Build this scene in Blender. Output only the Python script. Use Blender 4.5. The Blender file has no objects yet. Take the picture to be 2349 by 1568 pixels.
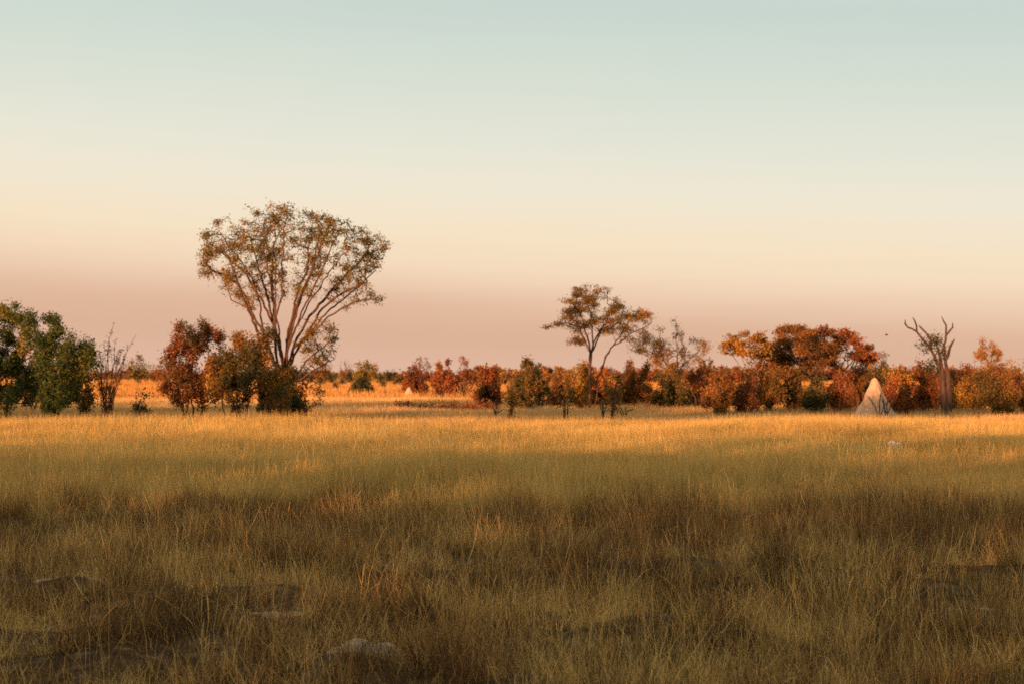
import bpy, math, random
import numpy as np

# ------------------------------------------------------------------ basics
rng = np.random.default_rng(7)
scene = bpy.context.scene
COL = scene.collection
CAMH = 2.2
FPX = 3916.0          # focal length in units of a 2349 px wide picture
HY, CX = 858.0, 1174.5
LENS = FPX * 36.0 / 2349.0


def place(px, D):
    """ground point seen at horizontal picture position px, D metres away"""
    return (px - CX) / FPX * D, D


def hgt(py, D):
    return CAMH + (HY - py) / FPX * D


def closer(D):
    return D * .89 if D <= 135 else D


def dist(ybase):
    return 7700.0 / (ybase - HY)


def tag(o, label=None, cat=None, group=None, kind=None):
    if label: o['label'] = label
    if cat: o['category'] = cat
    if group: o['group'] = group
    if kind: o['kind'] = kind
    return o


def make_mesh(name, V, Q, mats, attr=None, smooth=True, mat_index=None):
    V = np.asarray(V, dtype=np.float32); Q = np.asarray(Q, dtype=np.int32)
    me = bpy.data.meshes.new(name)
    n, k = len(Q), Q.shape[1]
    me.vertices.add(len(V)); me.vertices.foreach_set('co', V.ravel())
    me.loops.add(n * k); me.loops.foreach_set('vertex_index', Q.ravel())
    me.polygons.add(n)
    me.polygons.foreach_set('loop_start', np.arange(n, dtype=np.int32) * k)
    me.polygons.foreach_set('use_smooth', np.full(n, smooth))
    if mat_index is not None:
        me.polygons.foreach_set('material_index', np.asarray(mat_index, dtype=np.int32))
    for m in (mats if isinstance(mats, (list, tuple)) else [mats]):
        me.materials.append(m)
    if attr is not None:
        a = me.attributes.new('tint', 'FLOAT', 'POINT')
        a.data.foreach_set('value', np.asarray(attr, dtype=np.float32))
    me.update(calc_edges=True)
    return me


def link(name, data, parent=None, loc=None):
    o = bpy.data.objects.new(name, data)
    COL.objects.link(o)
    if parent is not None: o.parent = parent
    if loc is not None: o.location = loc
    return o


_wk = rng.normal(size=(24, 2)); _wp = rng.uniform(0, 6.28, 24)
def field(x, y, scale, seed=0):
    """smooth random field about -1..1 with features about `scale` metres"""
    r = np.random.default_rng(100 + seed)
    k = r.normal(size=(14, 2)) * (2.2 / scale); p = r.uniform(0, 6.283, 14)
    s = 0
    for (a, b), q in zip(k, p):
        s = s + np.sin(a * x + b * y + q)
    return s / 3.4

# ------------------------------------------------------------------ materials
def nodes_of(name):
    m = bpy.data.materials.new(name); m.use_nodes = True
    nt = m.node_tree; nt.nodes.clear()
    out = nt.nodes.new('ShaderNodeOutputMaterial')
    return m, nt, out


def ramp(nt, stops, interp='LINEAR'):
    r = nt.nodes.new('ShaderNodeValToRGB'); cr = r.color_ramp; cr.interpolation = interp
    while len(cr.elements) > 1: cr.elements.remove(cr.elements[-1])
    cr.elements[0].position = stops[0][0]; cr.elements[0].color = (*stops[0][1], 1)
    for p, c in stops[1:]:
        e = cr.elements.new(p); e.color = (*c, 1)
    return r


def leaf_material(name, stops, trans=0.3):
    m, nt, out = nodes_of(name); N, L = nt.nodes, nt.links
    at = N.new('ShaderNodeAttribute'); at.attribute_name = 'tint'
    r = ramp(nt, stops); L.new(at.outputs['Fac'], r.inputs['Fac'])
    p = N.new('ShaderNodeBsdfPrincipled'); p.inputs['Roughness'].default_value = 0.6
    p.inputs['Specular IOR Level'].default_value = 0.25
    L.new(r.outputs['Color'], p.inputs['Base Color'])
    t = N.new('ShaderNodeBsdfTranslucent'); L.new(r.outputs['Color'], t.inputs['Color'])
    mx = N.new('ShaderNodeMixShader'); mx.inputs[0].default_value = trans
    L.new(p.outputs[0], mx.inputs[1]); L.new(t.outputs[0], mx.inputs[2])
    L.new(mx.outputs[0], out.inputs['Surface'])
    return m


def bark_material(name, a, b, scale=9):
    m, nt, out = nodes_of(name); N, L = nt.nodes, nt.links
    tc = N.new('ShaderNodeTexCoord')
    mp = N.new('ShaderNodeMapping'); mp.inputs['Scale'].default_value = (1, 1, .25)
    L.new(tc.outputs['Object'], mp.inputs['Vector'])
    n = N.new('ShaderNodeTexNoise'); n.inputs['Scale'].default_value = scale; n.inputs['Detail'].default_value = 6
    L.new(mp.outputs[0], n.inputs['Vector'])
    r = ramp(nt, [(.35, a), (.65, b)]); L.new(n.outputs['Fac'], r.inputs['Fac'])
    p = N.new('ShaderNodeBsdfPrincipled'); p.inputs['Roughness'].default_value = .85
    p.inputs['Specular IOR Level'].default_value = .15
    L.new(r.outputs['Color'], p.inputs['Base Color'])
    bp = N.new('ShaderNodeBump'); bp.inputs['Strength'].default_value = .6; bp.inputs['Distance'].default_value = .03
    L.new(n.outputs['Fac'], bp.inputs['Height']); L.new(bp.outputs[0], p.inputs['Normal'])
    L.new(p.outputs[0], out.inputs['Surface'])
    return m


def grass_material(name, stops, patch=6.0, trans=0.25, tint_w=.35, rand_w=.3, noise_w=.6):
    """blade colour from a per-blade tint, a per-tuft random and a patchy field over the ground"""
    m, nt, out = nodes_of(name); N, L = nt.nodes, nt.links
    at = N.new('ShaderNodeAttribute'); at.attribute_name = 'tint'
    oi = N.new('ShaderNodeObjectInfo')
    ge = N.new('ShaderNodeNewGeometry')
    sp = N.new('ShaderNodeVectorMath'); sp.operation = 'MULTIPLY'; sp.inputs[1].default_value = (1, 1, 0)
    L.new(ge.outputs['Position'], sp.inputs[0])
    n = N.new('ShaderNodeTexNoise'); n.inputs['Scale'].default_value = 1.0 / patch; n.inputs['Detail'].default_value = 4
    L.new(sp.outputs[0], n.inputs['Vector'])
    def mul(s, w, off):
        k = N.new('ShaderNodeMath'); k.operation = 'MULTIPLY_ADD'
        k.inputs[1].default_value = w; k.inputs[2].default_value = off
        L.new(s, k.inputs[0]); return k.outputs[0]
    def add(a, b):
        k = N.new('ShaderNodeMath'); k.operation = 'ADD'; L.new(a, k.inputs[0]); L.new(b, k.inputs[1]); return k.outputs[0]
    s = add(add(mul(at.outputs['Fac'], tint_w, .5 - tint_w / 2), mul(oi.outputs['Random'], rand_w, -rand_w / 2)),
            mul(n.outputs['Fac'], noise_w * 2, -noise_w))
    r = ramp(nt, stops); L.new(s, r.inputs['Fac'])
    p = N.new('ShaderNodeBsdfPrincipled'); p.inputs['Roughness'].default_value = .7
    p.inputs['Specular IOR Level'].default_value = .15
    L.new(r.outputs['Color'], p.inputs['Base Color'])
    t = N.new('ShaderNodeBsdfTranslucent'); L.new(r.outputs['Color'], t.inputs['Color'])
    mx = N.new('ShaderNodeMixShader'); mx.inputs[0].default_value = trans
    L.new(p.outputs[0], mx.inputs[1]); L.new(t.outputs[0], mx.inputs[2])
    L.new(mx.outputs[0], out.inputs['Surface'])
    return m


BARK = bark_material('bark', (.055, .030, .020), (.12, .066, .042))
BARK_PALE = bark_material('bark_pale', (.13, .075, .05), (.24, .145, .10))
BARK_DEAD = bark_material('bark_dead', (.038, .026, .020), (.09, .056, .040))
LEAF = {
    'green': leaf_material('leaf_green', [(0, (0.026, 0.043, 0.012)), (.45, (0.072, 0.099, 0.019)), (.75, (0.167, 0.167, 0.026)),
                                          (.92, (0.319, 0.246, 0.043)), (1, (0.362, 0.131, 0.029))]),
    'fan': leaf_material('leaf_fan', [(0, (.055, .055, .010)), (.4, (.135, .115, .018)), (.65, (.23, .145, .022)), (.85, (.35, .15, .02)), (1, (.32, .25, .04))]),
    'crown': leaf_material('leaf_crown', [(0, (.10, .070, .016)), (.4, (.24, .14, .026)), (.65, (.36, .175, .03)), (.85, (.42, .18, .03)), (1, (.42, .28, .05))]),
    'autumn': leaf_material('leaf_autumn', [(0, (0.058, 0.041, 0.014)), (.3, (0.123, 0.072, 0.020)), (.55, (0.232, 0.072, 0.026)),
                                            (.75, (0.362, 0.094, 0.023)), (.9, (0.435, 0.203, 0.029)), (1, (0.493, 0.304, 0.043))]),
    'mixed': leaf_material('leaf_mixed', [(0, (.05, .052, .014)), (.35, (.12, .092, .02)), (.6, (.24, .10, .025)), (.82, (.36, .21, .03)), (1, (.50, .32, .045))]),
    'rust': leaf_material('leaf_rust', [(0, (.10, .048, .016)), (.4, (.20, .095, .024)), (.75, (.35, .150, .034)), (1, (.42, .25, .05))]),
    'red': leaf_material('leaf_red', [(0, (.10, .042, .020)), (.5, (.23, .080, .026)), (.85, (.36, .115, .03)), (1, (.42, .22, .045))]),
    'dark': leaf_material('leaf_dark', [(0, (0.026, 0.032, 0.012)), (.6, (0.072, 0.070, 0.019)), (.85, (0.160, 0.102, 0.023)), (1, (0.290, 0.131, 0.029))]),
    'gold': leaf_material('leaf_gold', [(0, (0.109, 0.090, 0.017)), (.5, (0.261, 0.174, 0.029)), (1, (0.435, 0.232, 0.043))]),
}

# ------------------------------------------------------------------ tubes and trees
def tube_mesh(nodes, parents, rad, sides=5):
    """sweep the branch skeleton: one tapered tube per chain of nodes"""
    n = len(nodes)
    kids = [[] for _ in range(n)]
    for i, p in enumerate(parents):
        if p >= 0: kids[p].append(i)
    V, Q = [], []
    base = 0
    ang = np.arange(sides) * 2 * math.pi / sides
    ca, sa = np.cos(ang), np.sin(ang)
    starts = [(i, -1) for i in range(n) if parents[i] < 0]
    while starts:
        i, p = starts.pop()
        chain, rr = [], []
        if p >= 0:
            chain.append(nodes[p]); rr.append(min(rad[i] * 1.15, rad[p]))
        while True:
            chain.append(nodes[i]); rr.append(rad[i])
            if not kids[i]: break
            ks = sorted(kids[i], key=lambda k: -rad[k])
            for k in ks[1:]: starts.append((k, i))
            i = ks[0]
        if len(chain) < 2: continue
        C = np.array(chain); R = np.array(rr)
        R[-1] *= .4
        T = np.empty_like(C); T[1:-1] = C[2:] - C[:-2]; T[0] = C[1] - C[0]; T[-1] = C[-1] - C[-2]
        T /= np.linalg.norm(T, axis=1, keepdims=True) + 1e-9
        up = np.array([0.31, .95, .05])
        A = np.cross(T, up); A /= np.linalg.norm(A, axis=1, keepdims=True) + 1e-9
        B = np.cross(T, A)
        ring = C[:, None, :] + R[:, None, None] * (ca[None, :, None] * A[:, None, :] + sa[None, :, None] * B[:, None, :])
        m = len(C)
        V.append(ring.reshape(-1, 3))
        idx = base + np.arange(m * sides).reshape(m, sides)
        nx = np.roll(idx, -1, axis=1)
        q = np.stack([idx[:-1], nx[:-1], nx[1:], idx[1:]], axis=-1).reshape(-1, 4)
        Q.append(q); base += m * sides
    return np.concatenate(V), np.concatenate(Q)


def colonize(nodes, parents, pts, step, kill, r, maxit=90, jitter=.25, up=.05, infl=None):
    nodes = [np.array(p, float) for p in nodes]; parents = list(parents)
    P = np.array(pts); arr = np.array(nodes)
    d = np.linalg.norm(P[:, None, :] - arr[None], axis=2)
    ni = d.argmin(1); nd = d.min(1)
    alive = nd > kill
    nch = {}
    for _ in range(maxit):
        if not alive.any(): break
        a = np.where(alive & (nd < (infl or 1e9)))[0]
        if len(a) == 0: break
        vec = P[a] - np.array(nodes)[ni[a]]
        vec /= np.linalg.norm(vec, axis=1, keepdims=True) + 1e-9
        uniq, inv = np.unique(ni[a], return_inverse=True)
        S = np.zeros((len(uniq), 3)); np.add.at(S, inv, vec)
        new = []
        for u, s in zip(uniq, S):
            if nch.get(u, 0) >= 3: continue
            ln = np.linalg.norm(s)
            if ln < 1e-6: s = r.normal(size=3)
            s = s / (np.linalg.norm(s) + 1e-9) + r.normal(size=3) * jitter; s[2] += up
            s /= np.linalg.norm(s)
            nodes.append(nodes[u] + s * step); parents.append(int(u)); nch[u] = nch.get(u, 0) + 1
            new.append(len(nodes) - 1)
        if not new: break
        NA = np.array([nodes[k] for k in new])
        al = np.where(alive)[0]
        dd = np.linalg.norm(P[al][:, None, :] - NA[None], axis=2)
        j = dd.argmin(1); m = dd[np.arange(len(al)), j]
        better = m < nd[al]
        ni[al[better]] = np.array(new)[j[better]]; nd[al[better]] = m[better]
        alive &= nd > kill
    return np.array(nodes), parents


def radii(n, parents, tip, p=2.3):
    acc = np.zeros(n)
    has = np.zeros(n, bool)
    for i in range(n - 1, -1, -1):
        if not has[i]: acc[i] = tip ** p
        if parents[i] >= 0:
            acc[parents[i]] += acc[i]; has[parents[i]] = True
    return acc ** (1 / p)


def leaf_quads(centres, size, r, flat=.0, tint=None, droop=.0):
    n = len(centres)
    a = r.normal(size=(n, 3)); a[:, 2] = a[:, 2] * (1 - flat) - droop
    a /= np.linalg.norm(a, axis=1, keepdims=True)
    b = r.normal(size=(n, 3)); b -= (b * a).sum(1, keepdims=True) * a
    b /= np.linalg.norm(b, axis=1, keepdims=True)
    c = np.cross(a, b)
    s = size * r.uniform(.6, 1.35, size=(n, 1))
    v0 = centres - a * s * .5
    v2 = centres + a * s * .5
    v1 = centres + b * s * .34 + c * s * .12
    v3 = centres - b * s * .34 + c * s * .12
    V = np.stack([v0, v1, v2, v3], 1).reshape(-1, 3)
    Q = np.arange(n * 4).reshape(n, 4)
    if tint is None: tint = r.uniform(size=n)
    return V, Q, np.repeat(tint, 4)


def polyline(pts, step):
    out = [np.array(pts[0], float)]
    for a, b in zip(pts[:-1], pts[1:]):
        a = np.array(a, float); b = np.array(b, float)
        k = max(1, int(round(np.linalg.norm(b - a) / step)))
        for t in range(1, k + 1): out.append(a + (b - a) * t / k)
    return out


def grow(stems, pts, r, step=.3, kill=.35, tip=.012, jitter=.25, up=.05, infl=None, wob=.06):
    """stems that begin with the same control points share them, then fork"""
    nodes, parents, known = [], [], {}
    key = lambda q: tuple(round(float(v), 3) for v in q)
    for st in stems:
        j = 0
        while j < len(st) and key(st[j]) in known: j += 1
        if j == 0:
            nodes.append(np.array(st[0], float)); parents.append(-1); known[key(st[0])] = len(nodes) - 1; j = 1
        if j == len(st): continue
        prev = known[key(st[j - 1])]; cur = nodes[prev]
        w = np.zeros(3)
        for q in st[j:]:
            q = np.array(q, float); a = cur.copy()
            k = max(1, int(round(np.linalg.norm(q - a) / step)))
            for t in range(1, k + 1):
                w = w * .75 + r.normal(size=3) * wob * (1 if k > 1 else 0)
                w *= min(1, len(nodes))
                nodes.append(a + (q - a) * t / k + w); parents.append(prev); prev = len(nodes) - 1
            known[key(q)] = prev; cur = q + w
    if pts is not None and len(pts):
        nodes, parents = colonize(nodes, parents, pts, step, kill, r, jitter=jitter, up=up, infl=infl)
    nodes = np.array(nodes)
    return nodes, parents, radii(len(nodes), parents, tip)


def plant(name, label, cat, loc, skel, leafpal, nleaf, leafsize, r, bark=BARK, spread=.25, twig=.022,
          leaf_keep=None, group=None, sides=5, tintbias=0., trunkname='trunk', flat=0., rmul=1., clump=.5, sq=1.):
    nodes, parents, rad = skel
    rad = rad * rmul
    root = link(name, None, loc=loc); tag(root, label, cat, group)
    V, Q = tube_mesh(nodes, parents, rad, sides)
    link(trunkname, make_mesh(trunkname, V, Q, bark), root)
    if nleaf:
        cand = np.where(rad < twig * rmul)[0]
        if leaf_keep is not None: cand = cand[leaf_keep(nodes[cand])]
        if len(cand):
            # clumps: some twigs carry many leaves, others few
            w = r.gamma(clump, 1.0, len(cand)) + .08
            pick = r.choice(cand, size=nleaf, p=w / w.sum())
            off = r.normal(size=(nleaf, 3)) * spread * np.array([1, 1, sq])
            C = nodes[pick] + off
            ok = C[:, 2] > .15
            C = C[ok]
            ct = field(C[:, 0] + C[:, 2] * .8, C[:, 1] - C[:, 2] * .5, 1.6, seed=int(r.integers(1e6)))
            t = np.clip(.48 + ct * .2 + r.normal(size=len(C)) * .15 + tintbias, 0, 1)
            V, Q, T = leaf_quads(C, leafsize, r, flat=flat, tint=t, droop=.15)
            link('crown', make_mesh('crown', V, Q, LEAF[leafpal], attr=T), root)
    return root


def in_poly(px, py, poly):
    x0 = np.array([p[0] for p in poly], float); y0 = np.array([p[1] for p in poly], float)
    x1, y1 = np.roll(x0, -1), np.roll(y0, -1)
    c = np.zeros(len(px), int)
    for a, b, e, f in zip(x0, y0, x1, y1):
        m = ((b > py) != (f > py)) & (px < (e - a) * (py - b) / (f - b + 1e-9) + a)
        c += m
    return c % 2 == 1


def crown_pts(poly, n, D, bx, depth, r, lobes=0, lrx=0, lrz=0, shell=None):
    """attraction points: the crown's outline given depth; poly in picture units, result local metres"""
    P = np.array(poly, float)
    k = D / FPX
    def loc(px, py, dy): return np.stack([(px - bx) * k, dy, hgt(py, D) * np.ones_like(px)], 1)
    cx, cy = P[:, 0].mean(), P[:, 1].mean()
    rx = (P[:, 0].max() - P[:, 0].min()) / 2
    out = []
    if lobes:
        c = []
        while len(c) < lobes:
            x = r.uniform(P[:, 0].min(), P[:, 0].max(), 50); y = r.uniform(P[:, 1].min(), P[:, 1].max(), 50)
            m = in_poly(x, y, poly)
            if shell is not None: m &= shell(x, y, r.uniform(-1, 1, 50)) > r.uniform(size=50)
            for a, b in zip(x[m], y[m]):
                if len(c) < lobes: c.append((a, b))
        for a, b in c:
            m = n // lobes
            u = r.normal(size=(m, 3)); u /= np.linalg.norm(u, axis=1, keepdims=True)
            u *= r.uniform(.1, 1, (m, 1)) ** .5
            w = math.sqrt(max(.05, 1 - ((a - cx) / (rx * 1.05)) ** 2))
            dy = r.uniform(-1, 1) * depth * w
            q = loc(a + u[:, 0] * lrx, b + u[:, 2] * lrz, dy + u[:, 1] * lrx * k)
            out.append(q)
        return np.concatenate(out)
    while sum(map(len, out)) < n:
        x = r.uniform(P[:, 0].min(), P[:, 0].max(), 400); y = r.uniform(P[:, 1].min(), P[:, 1].max(), 400)
        m = in_poly(x, y, poly)
        x, y = x[m], y[m]
        w = np.sqrt(np.clip(1 - ((x - cx) / (rx * 1.05)) ** 2, .05, 1))
        dy = r.uniform(-1, 1, len(x)) * depth * w
        if shell is not None:
            m = shell(x, y, dy / (depth * w)) > r.uniform(size=len(x))
            x, y, dy = x[m], y[m], dy[m]
        out.append(loc(x, y, dy))
    return np.concatenate(out)[:n]


def stem_local(pts, D, bx, depths):
    k = D / FPX
    n = len(pts)
    return [((x - bx) * k, d, 0. if y > 910 else hgt(y, D)) for i, ((x, y), d) in enumerate(zip(pts, depths))]

# ------------------------------------------------------------------ camera, sun, sky
cd = bpy.data.cameras.new('camera'); cam = bpy.data.objects.new('camera', cd); COL.objects.link(cam)
cam.location = (0, 0, CAMH)
PITCH = math.atan((HY - 784.0) / FPX)
cam.rotation_euler = (math.radians(90) + PITCH, 0, 0)
cd.lens = LENS; cd.sensor_width = 36; cd.clip_end = 20000; cd.clip_start = .1
cd.dof.use_dof = True; cd.dof.focus_distance = 20; cd.dof.aperture_fstop = 3.2
scene.camera = cam

ELEV, AZ = math.radians(3.5), math.radians(30)     # light travels towards +y and +x
sd = bpy.data.lights.new('sun', 'SUN'); sun = bpy.data.objects.new('sun', sd); COL.objects.link(sun)
sd.energy = 5.0; sd.angle = math.radians(.5); sd.color = (1, .44, .20)
sun.rotation_euler = (math.radians(90) - ELEV, 0, -AZ)
sun.location = (-30, -30, 30)

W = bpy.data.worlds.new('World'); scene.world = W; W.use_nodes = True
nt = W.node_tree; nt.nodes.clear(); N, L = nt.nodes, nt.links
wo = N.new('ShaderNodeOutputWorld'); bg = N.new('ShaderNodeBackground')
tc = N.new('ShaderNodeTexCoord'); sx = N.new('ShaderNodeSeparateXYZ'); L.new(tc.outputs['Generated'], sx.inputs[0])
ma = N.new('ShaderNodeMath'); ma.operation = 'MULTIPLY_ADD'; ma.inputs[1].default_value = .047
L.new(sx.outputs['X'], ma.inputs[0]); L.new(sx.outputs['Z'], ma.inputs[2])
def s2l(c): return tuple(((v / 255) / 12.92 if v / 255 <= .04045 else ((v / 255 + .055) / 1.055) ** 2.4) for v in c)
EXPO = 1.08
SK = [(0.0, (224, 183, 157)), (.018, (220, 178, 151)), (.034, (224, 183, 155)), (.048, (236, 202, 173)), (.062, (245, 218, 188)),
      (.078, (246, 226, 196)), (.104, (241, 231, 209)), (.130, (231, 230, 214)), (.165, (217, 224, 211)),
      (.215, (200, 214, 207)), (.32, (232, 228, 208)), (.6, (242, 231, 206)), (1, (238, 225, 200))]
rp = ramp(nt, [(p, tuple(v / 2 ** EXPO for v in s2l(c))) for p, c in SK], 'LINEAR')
mpn = N.new('ShaderNodeMapping'); mpn.inputs['Scale'].default_value = (2.5, 2.5, 26)
sn = N.new('ShaderNodeTexNoise'); sn.inputs['Scale'].default_value = 1.6; sn.inputs['Detail'].default_value = 3
L.new(tc.outputs['Generated'], mpn.inputs['Vector']); L.new(mpn.outputs[0], sn.inputs['Vector'])
mb = N.new('ShaderNodeMath'); mb.operation = 'MULTIPLY_ADD'; mb.inputs[1].default_value = .016; mb.inputs[2].default_value = -.008
L.new(sn.outputs['Fac'], mb.inputs[0])
mc = N.new('ShaderNodeMath'); mc.operation = 'ADD'; L.new(ma.outputs[0], mc.inputs[0]); L.new(mb.outputs[0], mc.inputs[1])
L.new(mc.outputs[0], rp.inputs['Fac'])
sky = N.new('ShaderNodeTexSky'); sky.sky_type = 'NISHITA'; sky.sun_disc = False
sky.sun_elevation = ELEV; sky.sun_rotation = math.pi + AZ; sky.dust_density = 2
sm = N.new('ShaderNodeVectorMath'); sm.operation = 'SCALE'; sm.inputs['Scale'].default_value = .08
L.new(sky.outputs[0], sm.inputs[0])
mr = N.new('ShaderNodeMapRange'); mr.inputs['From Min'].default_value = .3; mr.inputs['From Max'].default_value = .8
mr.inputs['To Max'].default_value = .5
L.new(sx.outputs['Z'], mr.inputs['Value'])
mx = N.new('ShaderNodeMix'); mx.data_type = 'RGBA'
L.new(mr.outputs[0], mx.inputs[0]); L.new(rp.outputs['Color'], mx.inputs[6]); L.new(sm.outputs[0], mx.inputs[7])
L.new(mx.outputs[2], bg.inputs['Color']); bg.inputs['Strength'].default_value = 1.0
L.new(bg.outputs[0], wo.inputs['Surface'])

scene.view_settings.view_transform = 'Standard'; scene.view_settings.look = 'None'
scene.view_settings.exposure = EXPO; scene.view_settings.gamma = 1; scene.view_settings.use_curve_mapping = False
cy = scene.cycles
cy.max_bounces = 5; cy.diffuse_bounces = 3; cy.transmission_bounces = 3; cy.glossy_bounces = 1
cy.use_denoising = False; cy.caustics_reflective = False; cy.caustics_refractive = False
cy.use_adaptive_sampling = True; cy.adaptive_threshold = .01

# ------------------------------------------------------------------ ground
def mound_h(x, y):
    return (.085 * field(x, y, 2.2, 1) + .06 * field(x, y, .8, 2)) * np.clip((60 - y) / 40, 0, 1) + .06 * field(x, y, 9, 3)

ys = np.concatenate([np.arange(-60, 8, 2.), np.arange(8, 34, .12), np.geomspace(34, 7000, 220)])
us = np.linspace(-1, 1, 241)
Yg = np.repeat(ys[:, None], len(us), 1)
Xg = us[None, :] * np.where(ys < 8, 260, np.maximum(7.5, np.abs(ys) * .42 + 3) * 1.0)[:, None]
# keep the sheet wide everywhere: the outer columns run far out
wide = np.where(np.abs(us) > .93, (np.abs(us) - .93) / .07, 0) ** 2
Xg = Xg + np.sign(us)[None, :] * wide[None, :] * np.maximum(300, Yg * 1.2)
Zg = mound_h(Xg, Yg) * (Yg > 6)
V = np.stack([Xg, Yg, Zg], -1).reshape(-1, 3)
idx = np.arange(len(ys) * len(us)).reshape(len(ys), len(us))
Q = np.stack([idx[:-1, :-1], idx[:-1, 1:], idx[1:, 1:], idx[1:, :-1]], -1).reshape(-1, 4)
m, nt, out = nodes_of('soil'); N, L = nt.nodes, nt.links
ge = N.new('ShaderNodeNewGeometry')
n1 = N.new('ShaderNodeTexNoise'); n1.inputs['Scale'].default_value = .09; n1.inputs['Detail'].default_value = 8
n2 = N.new('ShaderNodeTexNoise'); n2.inputs['Scale'].default_value = 7; n2.inputs['Detail'].default_value = 8
L.new(ge.outputs['Position'], n1.inputs['Vector']); L.new(ge.outputs['Position'], n2.inputs['Vector'])
sy = N.new('ShaderNodeSeparateXYZ'); L.new(ge.outputs['Position'], sy.inputs[0])
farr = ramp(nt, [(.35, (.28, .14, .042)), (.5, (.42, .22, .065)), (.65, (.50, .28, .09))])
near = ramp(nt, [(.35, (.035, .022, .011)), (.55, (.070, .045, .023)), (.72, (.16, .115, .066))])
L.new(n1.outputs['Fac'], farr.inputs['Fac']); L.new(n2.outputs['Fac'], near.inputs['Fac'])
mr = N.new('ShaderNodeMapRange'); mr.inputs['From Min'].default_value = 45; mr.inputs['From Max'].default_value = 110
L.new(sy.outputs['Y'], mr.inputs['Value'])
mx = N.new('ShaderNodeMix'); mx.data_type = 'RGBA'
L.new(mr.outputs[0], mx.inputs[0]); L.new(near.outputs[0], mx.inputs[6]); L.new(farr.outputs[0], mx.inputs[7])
p = N.new('ShaderNodeBsdfPrincipled'); p.inputs['Roughness'].default_value = .95; p.inputs['Specular IOR Level'].default_value = .05
L.new(mx.outputs[2], p.inputs['Base Color'])
bp = N.new('ShaderNodeBump'); bp.inputs['Strength'].default_value = .8; bp.inputs['Distance'].default_value = .05
L.new(n2.outputs['Fac'], bp.inputs['Height']); L.new(bp.outputs[0], p.inputs['Normal'])
L.new(p.outputs[0], out.inputs['Surface'])
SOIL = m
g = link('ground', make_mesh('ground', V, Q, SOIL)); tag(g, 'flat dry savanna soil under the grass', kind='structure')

# ------------------------------------------------------------------ grass: tufts scattered as stuff
def tuft(nb, h, spread, lean, curl, width, segs, r, hv=.35, head=0., wav=0.):
    """nb blades: quad strips that lean outwards and curl"""
    az = r.uniform(0, 2 * math.pi, nb)
    rr = spread * np.sqrt(r.uniform(0, 1, nb))
    pa = r.uniform(0, 2 * math.pi, nb)
    bx, by = rr * np.cos(pa), rr * np.sin(pa)
    H = h * (1 + hv * r.normal(size=nb)).clip(.25, 1.9)
    ln = np.abs(r.normal(size=nb)) * lean
    cu = r.normal(size=nb) * curl + ln * .6
    t = np.linspace(0, 1, segs + 1)
    th = ln[:, None] + cu[:, None] * t[None] * 1.2 + wav * np.cumsum(r.normal(size=(nb, segs + 1)), 1) / math.sqrt(segs)
    ds = H[:, None] / segs
    dx = np.sin(th) * ds; dz = np.cos(th) * ds
    X = np.concatenate([np.zeros((nb, 1)), np.cumsum(dx[:, :-1], 1)], 1)
    Z = np.concatenate([np.zeros((nb, 1)), np.cumsum(dz[:, :-1], 1)], 1)
    saz = wav * np.cumsum(r.normal(size=(nb, segs + 1)), 1) * .6 / math.sqrt(segs)
    px = bx[:, None] + X * np.cos(az[:, None] + saz); py = by[:, None] + X * np.sin(az[:, None] + saz)
    pz = np.maximum(Z, 0) - .02
    w = width * (1 - .75 * t)[None] * r.uniform(.6, 1.4, (nb, 1))
    if head: w = w + head * np.exp(-((t - .88) / .12) ** 2)[None] * (r.uniform(size=(nb, 1)) < .5)
    fa = r.uniform(0, math.pi, nb)[:, None]
    wx, wy = np.cos(fa) * w / 2, np.sin(fa) * w / 2
    A = np.stack([px - wx, py - wy, pz], -1); B = np.stack([px + wx, py + wy, pz], -1)
    V = np.stack([A, B], 2).reshape(-1, 3)
    k = segs + 1
    b0 = (np.arange(nb) * k * 2)[:, None] + (np.arange(segs) * 2)[None]
    Q = np.stack([b0, b0 + 1, b0 + 3, b0 + 2], -1).reshape(-1, 4)
    T = np.repeat(r.uniform(size=nb), 2 * k)
    return V, Q, T


def join(parts):
    V, Q, T, b = [], [], [], 0
    for v, q, t in parts:
        V.append(v); Q.append(q + b); T.append(t); b += len(v)
    return np.concatenate(V), np.concatenate(Q), np.concatenate(T)


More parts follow.
